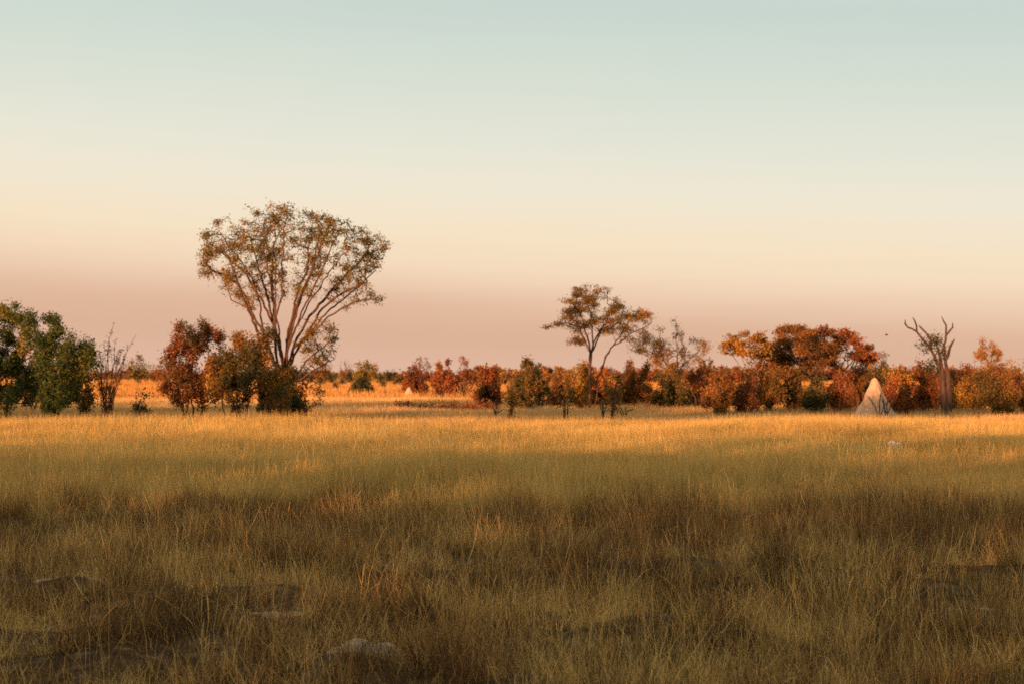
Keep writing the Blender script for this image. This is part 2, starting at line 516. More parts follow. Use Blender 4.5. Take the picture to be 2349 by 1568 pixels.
def scatter(name, label, P, rot, scl, variants, mat):
    """one object: points that a geometry-node tree covers with tufts"""
    col = bpy.data.collections.new(name + ' tufts')
    for i, (v, q, t) in enumerate(variants):
        me = make_mesh(name + '_tuft', v, q, mat, attr=t, smooth=False)
        o = bpy.data.objects.new('%s_tuft_%02d' % (name, i), me); col.objects.link(o)
    me = bpy.data.meshes.new(name); me.vertices.add(len(P)); me.vertices.foreach_set('co', P.astype(np.float32).ravel())
    a = me.attributes.new('rot', 'FLOAT_VECTOR', 'POINT'); a.data.foreach_set('vector', rot.astype(np.float32).ravel())
    a = me.attributes.new('scl', 'FLOAT_VECTOR', 'POINT'); a.data.foreach_set('vector', scl.astype(np.float32).ravel())
    a = me.attributes.new('idx', 'INT', 'POINT'); a.data.foreach_set('value', rng.integers(0, len(variants), len(P)).astype(np.int32))
    o = link(name, me); tag(o, label, kind='stuff')
    ng = bpy.data.node_groups.new(name, 'GeometryNodeTree')
    ng.interface.new_socket('Geometry', in_out='INPUT', socket_type='NodeSocketGeometry')
    ng.interface.new_socket('Geometry', in_out='OUTPUT', socket_type='NodeSocketGeometry')
    gi = ng.nodes.new('NodeGroupInput'); go = ng.nodes.new('NodeGroupOutput')
    ci = ng.nodes.new('GeometryNodeCollectionInfo'); ci.inputs[0].default_value = col
    ci.inputs['Separate Children'].default_value = True; ci.inputs['Reset Children'].default_value = True
    ip = ng.nodes.new('GeometryNodeInstanceOnPoints'); ip.inputs['Pick Instance'].default_value = True
    def na(nm, ty):
        k = ng.nodes.new('GeometryNodeInputNamedAttribute'); k.data_type = ty; k.inputs['Name'].default_value = nm
        return [s for s in k.outputs if s.enabled and s.name == 'Attribute'][0]
    ng.links.new(gi.outputs[0], ip.inputs['Points']); ng.links.new(ci.outputs[0], ip.inputs['Instance'])
    ng.links.new(na('idx', 'INT'), ip.inputs['Instance Index'])
    ng.links.new(na('rot', 'FLOAT_VECTOR'), ip.inputs['Rotation']); ng.links.new(na('scl', 'FLOAT_VECTOR'), ip.inputs['Scale'])
    ng.links.new(ip.outputs[0], go.inputs[0])
    md = o.modifiers.new('scatter', 'NODES'); md.node_group = ng
    return o


def wedge(n, d0, d1, r, margin=1.1, extra=1.5):
    """n points spread evenly over the ground the camera sees between d0 and d1"""
    D = np.sqrt(r.uniform(d0 ** 2, d1 ** 2, n))
    hw = D * .3 * margin + extra
    return r.uniform(-1, 1, n) * hw, D


def arrange(x, y, r, s0, s1, tilt=.12, hmul=None):
    n = len(x)
    P = np.stack([x, y, mound_h(x, y)], 1)
    rot = np.stack([r.normal(size=n) * tilt, r.normal(size=n) * tilt, r.uniform(0, 6.283, n)], 1)
    s = r.uniform(s0, s1, n)
    hz = s * (1 if hmul is None else hmul)
    return P, rot, np.stack([s, s, hz], 1)


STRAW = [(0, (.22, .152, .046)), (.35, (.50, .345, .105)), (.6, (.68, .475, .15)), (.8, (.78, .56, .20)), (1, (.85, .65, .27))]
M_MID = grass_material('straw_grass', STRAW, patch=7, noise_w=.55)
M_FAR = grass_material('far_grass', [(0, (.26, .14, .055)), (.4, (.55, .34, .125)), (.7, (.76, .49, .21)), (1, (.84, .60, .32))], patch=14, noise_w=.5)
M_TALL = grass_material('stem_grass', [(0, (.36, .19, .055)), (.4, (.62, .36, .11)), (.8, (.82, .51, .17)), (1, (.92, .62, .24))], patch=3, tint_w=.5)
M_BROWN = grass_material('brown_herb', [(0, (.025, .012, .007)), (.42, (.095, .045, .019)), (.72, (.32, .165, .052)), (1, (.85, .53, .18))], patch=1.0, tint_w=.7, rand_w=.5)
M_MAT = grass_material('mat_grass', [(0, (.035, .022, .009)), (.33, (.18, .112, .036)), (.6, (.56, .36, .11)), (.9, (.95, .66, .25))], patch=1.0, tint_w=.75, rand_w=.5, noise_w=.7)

r = np.random.default_rng(21)
def bare(x, y):
    """clearings in the foreground"""
    b = field(x, y, 1.5, 11)
    return b
HUMPS = [(822, 13.0, .29), (625, 14.6, .25), (150, 17.0, .35), (2180, 16.6, .45)]
def clear_of_humps(x, y):
    k = np.ones(len(x), bool)
    for px, D, w in HUMPS:
        hx, hy = place(px, D)
        k &= ~((np.abs(x - hx) < w) & (y > hy - 1.0) & (y < hy + .35) & (r.uniform(size=len(x)) < .88))
    return k
# low matted grass
x, y = wedge(24000, 10.5, 36, r)
f = field(x, y, .45, 31) + .6 * field(x, y, 1.5, 32)
k = (f > -.65 + .3 * r.normal(size=len(x))) & clear_of_humps(x, y)
x, y = x[k], y[k]; f = f[k]
mats = [tuft(44, .20, .13, .75, .9, .0034, 6, r, wav=1.0) for _ in range(10)]
P, ro, sc = arrange(x, y, r, .5, 1.3, .25, np.clip(1.05 + .55 * f, .35, 2.1))
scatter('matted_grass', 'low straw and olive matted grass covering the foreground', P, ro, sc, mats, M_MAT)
# brown herb thickets
x, y = wedge(30000, 10.5, 37, r)
f = field(x, y, 1.5, 12) + .8 * field(x, y, .55, 13) + 1.9 * np.exp(-((y - 23.2) / 3.2) ** 2) * (.75 + .35 * np.clip(x / 4, -1, 1.2)) - np.clip((y - 26.5) / 3, 0, 3) * .9
k = (f > .22 + .2 * r.normal(size=len(x))) & clear_of_humps(x, y)
x, y = x[k], y[k]; f = f[k]
herb = [tuft(34, .33, .11, .5, .4, .0034, 7, r, wav=1.3) for _ in range(10)]
P, ro, sc = arrange(x, y, r, .5, 1.2, .18, np.clip(.75 + .3 * f, .6, 1.35))
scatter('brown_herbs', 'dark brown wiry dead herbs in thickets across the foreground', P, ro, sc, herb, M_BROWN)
# thin golden stems
x, y = wedge(19000, 10.5, 40, r)
f = field(x, y, .9, 15) + .4 * field(x, y, 5, 16)
k = (f > .45 + .4 * r.normal(size=len(x))) & clear_of_humps(x, y) & ((y > 12.5) | (r.uniform(size=len(x)) < .5))
x, y = x[k], y[k]
tall = [tuft(int(r.integers(3, 14)), r.uniform(.34, .62), .09, .34, .32, .0034, 9, r, hv=.35, wav=.5, head=.004) for _ in range(20)]
P, ro, sc = arrange(x, y, r, .5, 1.2, .15)
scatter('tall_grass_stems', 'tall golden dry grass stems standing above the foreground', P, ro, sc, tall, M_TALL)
# the pale meadow of the middle distance
def meadow_h(x, y): return np.clip(1 + .25 * field(x, y * .45, 4, 17), .5, 1.35)
x, y = wedge(46000, 25, 66, r)
k = r.uniform(size=len(x)) < np.clip((y - 25) / 4 + .25 * field(x, y, 2, 18), .05, 1)
sx_, sy_ = place(2046, 45)
k &= ~((np.abs(x - sx_) < .5) & (y > sy_ - 5) & (y < sy_ + .3) & (r.uniform(size=len(x)) < .85))
x, y = x[k], y[k]
mid = [tuft(38, .33, .17, .2, .2, .0055, 4, r, wav=.2, head=.004) for _ in range(8)]
P, ro, sc = arrange(x, y, r, .7, 1.2, .07, meadow_h(x, y))
scatter('meadow_grass', 'pale straw-coloured grass of the open meadow', P, ro, sc, mid, M_MID)
x, y = wedge(42000, 62, 140, r, 1.12, 3)
far = [tuft(34, .25, .32, .2, .2, .011, 3, r, wav=.1) for _ in range(8)]
P, ro, sc = arrange(x, y, r, .75, 1.3, .06, meadow_h(x, y))
scatter('lit_grass', 'orange sunlit grass around the trees', P, ro, sc, far, M_FAR)
x, y = wedge(45000, 135, 520, r, 1.12, 5)
vfar = [tuft(30, .4, 1.1, .15, .15, .05, 2, r) for _ in range(6)]
P, ro, sc = arrange(x, y, r, .7, 1.4, .04, meadow_h(x, y))
M_PLAIN = grass_material('plain_grass', [(0, (.24, .11, .035)), (.4, (.46, .235, .065)), (.7, (.60, .33, .095)), (1, (.68, .42, .15))], patch=30, noise_w=.5)
scatter('distant_grass', 'golden grass plain stretching to the far treeline', P, ro, sc, vfar, M_PLAIN)

# ------------------------------------------------------------------ the wood behind the camera (its shade lies on the meadow)
def build_wood():
    r = np.random.default_rng(5)
    C = []
    def blob(x, y, z, rx, rz, n, ry=None):
        u = r.normal(size=(n, 3)); u /= np.linalg.norm(u, axis=1, keepdims=True); u *= r.uniform(0, 1, (n, 1)) ** .4
        C.append(np.array([x, y, z]) + u * np.array([rx, ry or rx * .8, rz]))
    stems = []
    x = -190.
    while x < 45:
        blob(x, -15 + r.normal(), 1.65, 2.4, 1.65 + r.normal() * .1, 300)
        top = 5.4 + r.normal() * .15
        blob(x, -15 + r.normal(), (top + 2.2) / 2, 2.4, (top - 2.2) / 2, 100)
        blob(x + .8, -15 + r.normal() * .5, 3.5, 1.9, .75, 55)
        x += r.uniform(1.6, 2.3)
    x = -190.
    while x < -34:
        t = float(np.interp(x, [-190, -86, -84, -77, -75, -61, -59, -34], [9.3, 9.3, 10.7, 10.7, 7.6, 7.6, 8.3, 8.3])) + r.normal() * .25
        b = 6.45 + r.normal() * .2
        blob(x, -15 + r.normal(), (t + b) / 2, 2.6, (t - b) / 2, int(125 * (t - b)))
        stems.append([(x, -15, 0), (x + .3, -15, b), (x, -15, t - 1)])
        x += r.uniform(2.0, 3.2)
    C = np.concatenate(C); C = C[C[:, 2] > .1]
    V, Q, T = leaf_quads(C, .55, r)
    tv = []
    for s in stems:
        nd, pa, ra = grow([s], None, r, step=1.5, tip=.1)
        v, q = tube_mesh(nd, pa, np.full(len(nd), .14), 6)
        tv.append((v, q, np.full(len(v), -1.)))
    v2, q2, t2 = join(tv)
    n1 = len(Q)
    Vv = np.concatenate([V, v2]); Qq = np.concatenate([Q, q2 + len(V)]); Tt = np.concatenate([T, t2])
    mi = np.concatenate([np.zeros(n1), np.ones(len(q2))])
    o = link('woodland', make_mesh('woodland', Vv, Qq, [LEAF['green'], BARK], attr=Tt, mat_index=mi))
    tag(o, 'belt of scrub and trees shading the near meadow', kind='stuff')
build_wood()

# ------------------------------------------------------------------ the big fan-crowned tree
def big_tree():
    r = np.random.default_rng(31)
    D, bx = closer(86.), 652.
    S = [
        [(652, 945), (645, 860), (608, 785), (583, 725), (548, 655), (505, 622), (468, 598)],
        [(652, 945), (645, 860), (618, 780), (598, 700), (585, 640), (553, 585), (520, 540)],
        [(652, 945), (648, 855), (622, 770), (622, 690), (612, 600), (590, 535)],
        [(652, 945), (648, 850), (636, 760), (640, 660), (638, 570), (648, 505)],
        [(652, 945), (652, 850), (648, 780), (670, 700), (688, 620), (700, 530)],
        [(652, 945), (655, 850), (664, 760), (696, 680), (728, 600), (762, 520)],
        [(652, 945), (656, 855), (680, 770), (725, 695), (788, 625), (838, 568)],
        [(652, 945), (660, 865), (692, 785), (755, 728), (815, 700), (862, 690)],
        [(652, 945), (658, 870), (668, 790), (712, 715), (752, 660), (800, 590)],
        [(652, 945), (648, 860), (600, 790), (560, 710), (520, 680), (500, 655)],
        [(652, 945), (662, 880), (700, 825), (740, 795), (768, 765)],
        [(652, 945), (664, 900), (704, 862), (745, 838), (772, 826)],
    ]
    S += [
        [(652, 945), (650, 860), (628, 770), (606, 690), (575, 600), (548, 520)],
        [(652, 945), (650, 855), (640, 770), (652, 690), (662, 600), (678, 500)],
        [(652, 945), (656, 858), (672, 780), (700, 720), (744, 640), (790, 545)],
        [(652, 945), (658, 862), (684, 782), (742, 712), (800, 660), (850, 610)],
        [(652, 945), (648, 858), (606, 782), (570, 690), (540, 600), (490, 560)],
    ]
    S += [
        [(652, 945), (648, 852), (626, 768), (600, 690), (560, 625), (500, 570)],
        [(652, 945), (652, 852), (644, 765), (630, 680), (618, 590), (620, 500)],
        [(652, 945), (654, 852), (660, 765), (684, 690), (712, 610), (728, 510)],
        [(652, 945), (657, 860), (680, 790), (735, 722), (780, 680), (845, 650)],
    ]
    stems = []
    for i, s in enumerate(S):
        e = [0.1, -1.2, 1.8, -2.2, 2.4, -1.6, 1.2, -.6, -2.6, 2.2, 1.2, -1.0, 2.8, -3.0, -2.8, 2.9, -2.4, .8, -1.9, 1.4, -.9][i]
        n = len(s)
        a0 = e * .12
        dep = [a0 * (j > 0) + (e - a0) * max(0, (j - 1) / (n - 2)) for j in range(n)]
        st = stem_local(s, D, bx, dep)
        st[0] = (st[0][0] + r.normal() * .15 + (s[1][0] - 650) * .012, r.normal() * .18, 0)
        stems.append(st)
    poly = [(447, 602), (462, 545), (500, 530), (528, 500), (560, 500), (588, 484), (640, 480), (668, 492), (700, 476), (716, 500), (760, 490),
            (800, 515), (826, 535), (868, 545), (900, 549), (884, 590), (862, 625), (835, 618), (810, 655), (770, 670), (720, 690), (690, 680),
            (650, 690), (610, 690), (575, 690), (540, 670), (500, 660), (470, 640)]
    poly2 = [(780, 712), (800, 680), (846, 652), (858, 672), (888, 680), (872, 702), (830, 705), (800, 712)]
    poly3 = [(700, 790), (720, 750), (760, 742), (778, 762), (772, 790), (740, 800), (772, 815), (745, 835), (700, 870), (690, 840)]
    poly4 = [(500, 660), (540, 672), (590, 690), (580, 715), (545, 700)]
    def sh(x, y, z):
        q = np.sqrt(((x - 665) / 235) ** 2 + ((y - 690) / 212) ** 2 + (z * .5) ** 2)
        return np.clip((q - .15) * 1.4, .22, 1)
    pts = np.concatenate([crown_pts(poly, 1900, D, bx, 3.6, r, lobes=85, lrx=20, lrz=14, shell=sh), crown_pts(poly, 450, D, bx, 3.4, r), crown_pts(poly2, 70, D, bx, 1.2, r), crown_pts([(835, 545), (868, 543), (904, 548), (888, 580), (862, 600), (840, 575)], 55, D, bx, 1.2, r), crown_pts([(447, 600), (464, 560), (490, 560), (500, 600), (470, 632)], 45, D, bx, 1.2, r),
                          crown_pts(poly3, 130, D, bx, 1.8, r), crown_pts(poly4, 40, D, bx, 1., r)])
    sk = grow(stems, pts, r, step=.22, kill=.26, tip=.0120, jitter=.3, up=.14, wob=.028)
    x, y = place(bx, D)
    plant('fan_crowned_tree', 'tallest tree of all, many thin trunks fanning up to a broad open crown', 'tree', (x, y, 0), sk, 'fan',
          30000, .080, r, spread=.10, twig=.021, clump=.24, sides=6, leaf_keep=None, bark=BARK)
big_tree()


def umbrella_tree():
    r = np.random.default_rng(41)
    D, bx = closer(113.), 1354.
    S = [
        [(1354, 928), (1354, 860), (1352, 812), (1344, 780), (1330, 750), (1300, 742), (1252, 750)],
        [(1354, 928), (1354, 860), (1356, 812), (1362, 770), (1362, 720), (1345, 680)],
        [(1354, 928), (1354, 860), (1356, 812), (1366, 775), (1392, 735), (1410, 690)],
        [(1354, 928), (1354, 860), (1352, 812), (1348, 770), (1328, 720), (1300, 690)],
        [(1362, 928), (1372, 870), (1392, 815), (1425, 765), (1450, 730), (1470, 712)],
        [(1362, 928), (1372, 870), (1388, 820), (1404, 790), (1450, 762), (1490, 740)],
        [(1354, 928), (1354, 860), (1356, 812), (1380, 770), (1425, 740), (1440, 700)],
        [(1354, 928), (1354, 860), (1352, 812), (1340, 790), (1310, 780)],
    ]
    ee = [.3, 1.6, -1.4, -1.8, 1.0, -1.2, 2.0, .8]
    stems = []
    for s, e in zip(S, ee):
        n = len(s); dep = [0, 0, 0] + [e * (j + 1) / (n - 3) for j in range(n - 3)]
        stems.append(stem_local(s, D, bx, dep))
    poly = [(1240, 750), (1262, 735), (1250, 712), (1290, 675), (1345, 657), (1402, 665), (1398, 685), (1445, 702), (1480, 712), (1504, 742),
            (1470, 752), (1460, 782), (1412, 800), (1385, 775), (1340, 765), (1300, 752), (1270, 760)]
    pts = np.concatenate([crown_pts(poly, 1500, D, bx, 3.2, r, lobes=64, lrx=19, lrz=6),
                          crown_pts([(1298, 780), (1330, 770), (1348, 780), (1335, 795), (1300, 792)], 60, D, bx, .8, r)])
    sk = grow(stems, pts, r, step=.26, kill=.30, tip=.011, jitter=.30, up=.03, wob=.035)
    x, y = place(bx, D)
    plant('umbrella_tree', 'flat layered acacia-like tree on two slim orange trunks right of centre', 'tree', (x, y, 0), sk, 'crown',
          15000, .090, r, spread=.15, twig=.020, clump=.35, sides=6, bark=BARK, tintbias=.12, sq=.55)
umbrella_tree()


def dead_tree():
    r = np.random.default_rng(43)
    D, bx = closer(93.), 2170.
    S = [
        [(2168, 945), (2166, 880), (2156, 840), (2138, 805), (2124, 785), (2105, 765), (2088, 752), (2080, 733)],
        [(2105, 765), (2103, 748), (2092, 729)],
        [(2138, 805), (2136, 785), (2126, 765), (2110, 750)],
        [(2176, 945), (2174, 870), (2170, 820), (2168, 770), (2169, 755), (2164, 738), (2159, 726)],
        [(2168, 770), (2178, 760), (2187, 743)],
        [(2170, 820), (2180, 806), (2187, 785), (2192, 777)],
        [(2166, 880), (2160, 845), (2156, 815), (2148, 790), (2140, 775)],
        
    ]
    stems = [stem_local(s, D, bx, [0] * len(s)) for s in S]
    st = stems
    # give the fork some depth
    poly = [(2100, 798), (2125, 780), (2150, 772), (2162, 790), (2160, 815), (2140, 800), (2120, 800)]
    poly2 = [(2112, 850), (2125, 820), (2150, 815), (2158, 832), (2130, 855)]
    nodes = []
    pts = np.concatenate([crown_pts(poly, 130, D, bx, .7, r), crown_pts(poly2, 45, D, bx, .6, r)])
    nodes, parents, rad = grow(st, pts, r, step=.25, kill=.28, tip=.013, jitter=.3, up=.0, wob=.035, infl=1.2)
    # thick weathered limbs
    d = np.maximum(rad, 0)
    nseed = sum(1 for _ in grow(st, None, np.random.default_rng(1), step=.25, wob=0)[0])
    z = nodes[:, 2]
    big = np.arange(len(nodes)) < nseed
    rad = np.where(big, np.maximum(rad, np.interp(z, [0, 1.5, 2.6, 3.6, 5.3], [.25, .16, .09, .06, .028])), rad)
    x, y = place(bx, D)
    plant('dead_tree', 'dead forked tree with bare antler-like limbs and one leafy tuft', 'tree', (x, y, 0), (nodes, parents, rad), 'dark',
          1100, .09, r, spread=.13, twig=.03, clump=.6, sides=7, bark=BARK_DEAD, leaf_keep=lambda P: P[:, 2] < hgt(772, closer(93)))
dead_tree()

# ------------------------------------------------------------------ bushes and lesser trees, each grown by itself
def bush(name, label, x0, x1, yt, yb, pal, nleaf, seed, D=None, cat='bush', stems=5, lift=.18, lean=.0, leaf=.12, bark=BARK, spikes=5,
         tip=.011, npts=None, clump=.5, tint=0., group=None, step=.24, spread=.13, twig=.018, trunk=None, lobes=9, flat_top=False, rmul=1.):
    r = np.random.default_rng(seed)
    D = closer(D or dist(yb))
    ex = (x1 - x0) * .05; x0, x1 = x0 - ex, x1 + ex
    k = D / FPX
    bx = (x0 + x1) / 2 if trunk is None else trunk
    H = hgt(yt, D); wd = (x1 - x0) * k
    xl, xr = (x0 - bx) * k, (x1 - bx) * k
    cxm = (xl + xr) / 2
    z0 = lift * H
    P = []
    npts = npts or int(np.clip(wd * H * 22, 90, 520))
    for i in range(lobes):
        a = (i + .5) / lobes * 2 - 1
        env = math.sqrt(max(0, 1 - a * a * .85)) if not flat_top else max(.0, 1 - a ** 4 * .5)
        lx = cxm + a * wd / 2 * .82
        top = z0 + (H - z0) * env * r.uniform(.74, 1.0)
        if i == int(lobes * r.uniform(.3, .7)): top = H * .97
        m = npts // lobes
        u = r.normal(size=(m, 3)); u /= np.linalg.norm(u, axis=1, keepdims=True); u *= r.uniform(0, 1, (m, 1)) ** .45
        zc = (top + z0) / 2
        P.append(np.array([lx, r.normal() * wd * .17, zc]) + u * np.array([wd / lobes * 1.15, wd * .26, (top - z0) / 2]))
    for _ in range(spikes):
        a = r.uniform(-.6, .6); t = np.linspace(.6, 1.0, 5)
        P.append(np.stack([cxm + a * wd / 2 + (t - .6) * (a + r.normal() * .3) * wd * .4, np.zeros(5) + r.normal() * .2, t * H * r.uniform(.9, 1.04) * (1 - .25 * a * a)], 1))
    P = np.concatenate(P)
    st = []
    for i in range(stems):
        a = r.uniform(-1, 1)
        b0 = np.array([r.normal() * .10 * wd / 2.5, r.normal() * .15, 0.])
        q1 = b0 + np.array([(cxm + a * wd * .12) * .5, r.normal() * .2, H * lift * .9 + .15])
        q2 = np.array([cxm * .8 + a * wd * .26, r.normal() * wd * .13, H * r.uniform(.42, .6)])
        st.append([tuple(b0), tuple(q1), tuple(q2)])
    sk = grow(st, P, r, step=step, kill=step * 1.15, tip=tip, jitter=.28, up=.25, wob=.035)
    x, y = place(bx, D)
    return plant(name, label, cat, (x, y, 0), sk, pal, int(nleaf * (1.6 if D < 200 else 1)), leaf, r, bark=bark, spread=spread, twig=twig, clump=clump, tintbias=tint,
                 group=group, sides=5, rmul=rmul)


def poly_tree(name, label, D, base, fork, poly, pal, nleaf, seed, depth, nstem=6, lobes=30, lrx=14, lrz=5, npts=800, bark=BARK, tip=.012, clump=.35,
              tint=0., leaf=.12, spread=.13, sq=.6, up=.05, cat='tree'):
    D = closer(D); r = np.random.default_rng(seed); bx = base[0][0]
    P = np.array(poly, float); x0, x1 = P[:, 0].min(), P[:, 0].max(); ylow = np.percentile(P[:, 1], 70)
    st = []
    for i in range(nstem):
        b = base[i % len(base)]; f = fork[i % len(fork)]
        tx = x0 + (x1 - x0) * (i + .5) / nstem + r.normal() * 5
        ty = ylow - abs(r.normal()) * 12
        e = r.uniform(-1, 1) * depth * .6
        q = [b, f, ((f[0] * .55 + tx * .45), (f[1] * .5 + ty * .5)), (tx, ty)]
        l = stem_local(q, D, bx, [0, 0, e * .5, e]); l[0] = (l[0][0], 0, 0); st.append(l)
    pts = crown_pts(poly, npts, D, bx, depth, r, lobes=lobes, lrx=lrx, lrz=lrz)
    sk = grow(st, pts, r, step=.26, kill=.3, tip=tip, jitter=.3, up=up, wob=.045)
    x, y = place(bx, D)
    return plant(name, label, cat, (x, y, 0), sk, pal, nleaf, leaf, r, bark=bark, spread=spread, twig=.02, clump=clump, tintbias=tint, sq=sq)


poly_tree('leafy_tree', 'tall yellow-green leafy tree cut by the left edge of the photo', 88, [(14, 955), (-20, 955)], [(16, 905), (-18, 900)],
          [(-70, 800), (-40, 750), (-20, 715), (20, 697), (45, 694), (75, 705), (98, 722), (92, 760), (110, 790), (112, 850), (88, 915), (30, 938), (-30, 930)],
          'green', 30000, 101, 1.9, nstem=9, lobes=80, lrx=10, lrz=9, npts=1300, tint=.1, leaf=.10, sq=1, clump=.7)
poly_tree('leafy_tree', 'dark green leafy tree with a leaning side branch, second from the left edge', 84, [(122, 960), (128, 960)], [(120, 915), (138, 905)],
          [(86, 850), (92, 790), (115, 768), (120, 728), (140, 722), (152, 750), (168, 775), (185, 752), (205, 775), (228, 770), (216, 800), (196, 840), (176, 885), (155, 928), (115, 938), (90, 915)],
          'green', 28000, 102, 1.8, nstem=9, lobes=74, lrx=10, lrz=9, npts=1200, tint=-.12, leaf=.10, sq=1, clump=.7)
poly_tree('autumn_bush', 'tall ragged red and orange bush with a spiky top left of the tallest tree', 81, [(432, 962), (445, 962), (455, 962), (438, 962)], [(425, 915), (442, 905), (462, 910)],
          [(364, 900), (370, 860), (393, 820), (398, 765), (412, 752), (428, 790), (443, 758), (462, 735), (480, 724), (490, 760), (494, 800), (512, 830), (505, 900), (470, 926), (400, 926)],
          'autumn', 19000, 107, 1.7, nstem=9, lobes=44, lrx=10, lrz=15, npts=950, tint=.02, leaf=.095, sq=1.2, clump=.6, up=.2, cat='bush')
poly_tree('autumn_bush', 'wide green and red bush leaning on the trunks of the tallest tree', 78, [(528, 966), (540, 966), (560, 966), (600, 962)], [(520, 915), (545, 910), (575, 905), (615, 900)],
          [(478, 920), (476, 860), (498, 800), (525, 788), (545, 765), (575, 748), (612, 756), (640, 790), (668, 830), (674, 900), (650, 935), (560, 932)],
          'mixed', 28000, 108, 2.0, tint=-.12, nstem=12, lobes=56, lrx=13, lrz=15, npts=1250, leaf=.095, sq=1.2, clump=.7, up=.2, cat='bush', bark=BARK_PALE)
poly_tree('twiggy_tree', 'pale brown twiggy tree with upright limbs right of the umbrella-shaped tree', 120, [(1546, 930), (1556, 930)], [(1544, 868), (1560, 862)],
          [(1436, 800), (1448, 762), (1498, 748), (1528, 727), (1560, 733), (1576, 760), (1600, 772), (1624, 780), (1620, 800), (1592, 850), (1560, 872), (1500, 852), (1450, 832)],
          'crown', 9500, 131, 2.6, nstem=10, lobes=44, lrx=15, lrz=9, npts=900, leaf=.08, sq=1, clump=.4, bark=BARK_PALE, tip=.013)
bush('leafy_bush', 'dark low bush filling the gap between the two green trees at left', 30, 120, 820, 928, 'dark', 3200, 103, D=104, lift=.15)
bush('leafy_bush', 'small ochre-green bush between the dark green tree and the bare twiggy shrub', 172, 222, 800, 940, 'mixed', 1300, 104, D=92, lift=.15)
def vase_shrub():
    r = np.random.default_rng(105); D, bx = closer(92.), 247.
    st = []
    for i in range(30):
        a = (i + .5) / 30 * 2 - 1
        tx = 254 + a * 50 + r.normal() * 3; ty = 795 + 55 * a * a + r.uniform(-12, 22)
        e = r.uniform(-1, 1) * .7
        b = 247 + a * 8
        l = stem_local([(b, 960), (b + a * 10, 900), (250 + a * 34 + r.normal() * 3, 855 + r.normal() * 6), (tx, ty)], D, bx, [0, e * .3, e * .7, e]); st.append(l)
    for q in [[(248, 960), (246, 880), (249, 805), (254, 738)], [(252, 960), (262, 890), (287, 820), (309, 768)], [(250, 960), (262, 880), (281, 815), (288, 787)]]:
        st.append(stem_local(q, D, bx, [0, .1, .2, .3]))
    pts = crown_pts([(206, 840), (225, 805), (255, 790), (285, 800), (302, 850), (270, 900), (230, 900)], 200, D, bx, .9, r)
    sk = grow(st, pts, r, step=.22, kill=.25, tip=.010, jitter=.25, up=.25, wob=.02, infl=.5)
    x, y = place(bx, D)
    plant('twiggy_shrub', 'almost bare vase-shaped shrub with whip-like twigs right of the green trees', 'shrub', (x, y, 0), sk, 'autumn', 1500, .085, r,
          bark=BARK_DEAD, spread=.07, twig=.015, clump=.2, tintbias=-.25)
vase_shrub()
bush('twiggy_shrub', 'low blackish twiggy shrub alone in the grass left of the red bush', 300, 345, 897, 938, 'dark', 350, 106, cat='shrub', stems=7, lift=.1)
bush('leafy_bush', 'dark bush tucked behind the trunk foot of the tallest tree', 590, 690, 840, 946, 'dark', 3500, 109, D=90, lift=.06)
bush('twiggy_shrub', 'small reddish open shrub just right of the tallest tree', 664, 722, 852, 943, 'red', 800, 110, cat='shrub', stems=7, lift=.15)
bush('twiggy_shrub', 'tiny dark sprig standing in lit grass right of the small reddish shrub', 722, 743, 868, 900, 'dark', 160, 111, D=120, cat='shrub', stems=3, lift=.3)
bush('leafy_bush', 'round dark bush below an orange-green tree, between the tallest tree and centre', 800, 862, 862, 905, 'dark', 2000, 112, D=165, lift=.05, leaf=.2)
bush('orange_tree', 'small orange-green round tree above the round dark bush', 815, 866, 829, 884, 'gold', 1800, 113, D=300, cat='tree', lift=.25, leaf=.32, step=.5, tip=.03, spread=.35, twig=.05)
bush('orange_tree', 'small rust-orange dome tree on the horizon right of the tallest tree', 730, 764, 831, 872, 'rust', 1200, 114, D=420, cat='tree', lift=.15, leaf=.4, step=.7, tip=.04, spread=.4, twig=.07)
bush('bare_tree', 'small leafless tree on the horizon above the tiny sprig', 775, 811, 824, 872, 'rust', 260, 115, D=420, cat='tree', lift=.3, leaf=.3, step=.6, tip=.035, spread=.4, twig=.06, stems=6)
bush('autumn_bush', 'crimson bush behind the small orange termite mound', 922, 980, 842, 907, 'red', 2600, 116, D=160, lift=.08, leaf=.19, stems=6)
bush('bare_tree', 'wind-bent leafless tree rising behind the crimson bush', 940, 992, 812, 890, 'red', 260, 117, D=240, cat='tree', stems=6, lift=.5, leaf=.2, step=.4, tip=.03, twig=.05)
bush('autumn_bush', 'red-brown bush with a raised orange cap, between the crimson bush and the bare fan tree', 990, 1048, 828, 911, 'red', 2600, 118, D=150, lift=.06, leaf=.18, stems=6, tint=-.1)
bush('bare_tree', 'bare fan-shaped tree near the centre with a bushy foot', 1042, 1088, 820, 911, 'red', 700, 119, D=150, cat='tree', stems=9, lift=.12, leaf=.17, npts=240, tip=.016)
bush('autumn_bush', 'small brown tree with a dark trunk just right of the bare fan tree', 1080, 1110, 834, 888, 'rust', 1100, 120, D=250, lift=.25, leaf=.26, step=.4, tip=.025, twig=.04)
bush('autumn_bush', 'green-topped orange bush left of the slender stemmed shrub at centre', 1108, 1162, 836, 890, 'mixed', 2000, 121, D=240, lift=.2, leaf=.26, step=.4, tip=.025, twig=.04, tint=.15)
bush('stemmed_shrub', 'shrub on slender dark legs in front of the large dark bush at centre', 1150, 1196, 850, 950, 'mixed', 330, 122, cat='shrub', stems=7, lift=.5, leaf=.11, tip=.017, twig=.025, bark=BARK_DEAD)
bush('leafy_bush', 'large dark green bush right of centre behind the slender-legged shrub', 1170, 1258, 826, 926, 'mixed', 6500, 123, D=115, lift=.03, stems=8, tint=-.14)
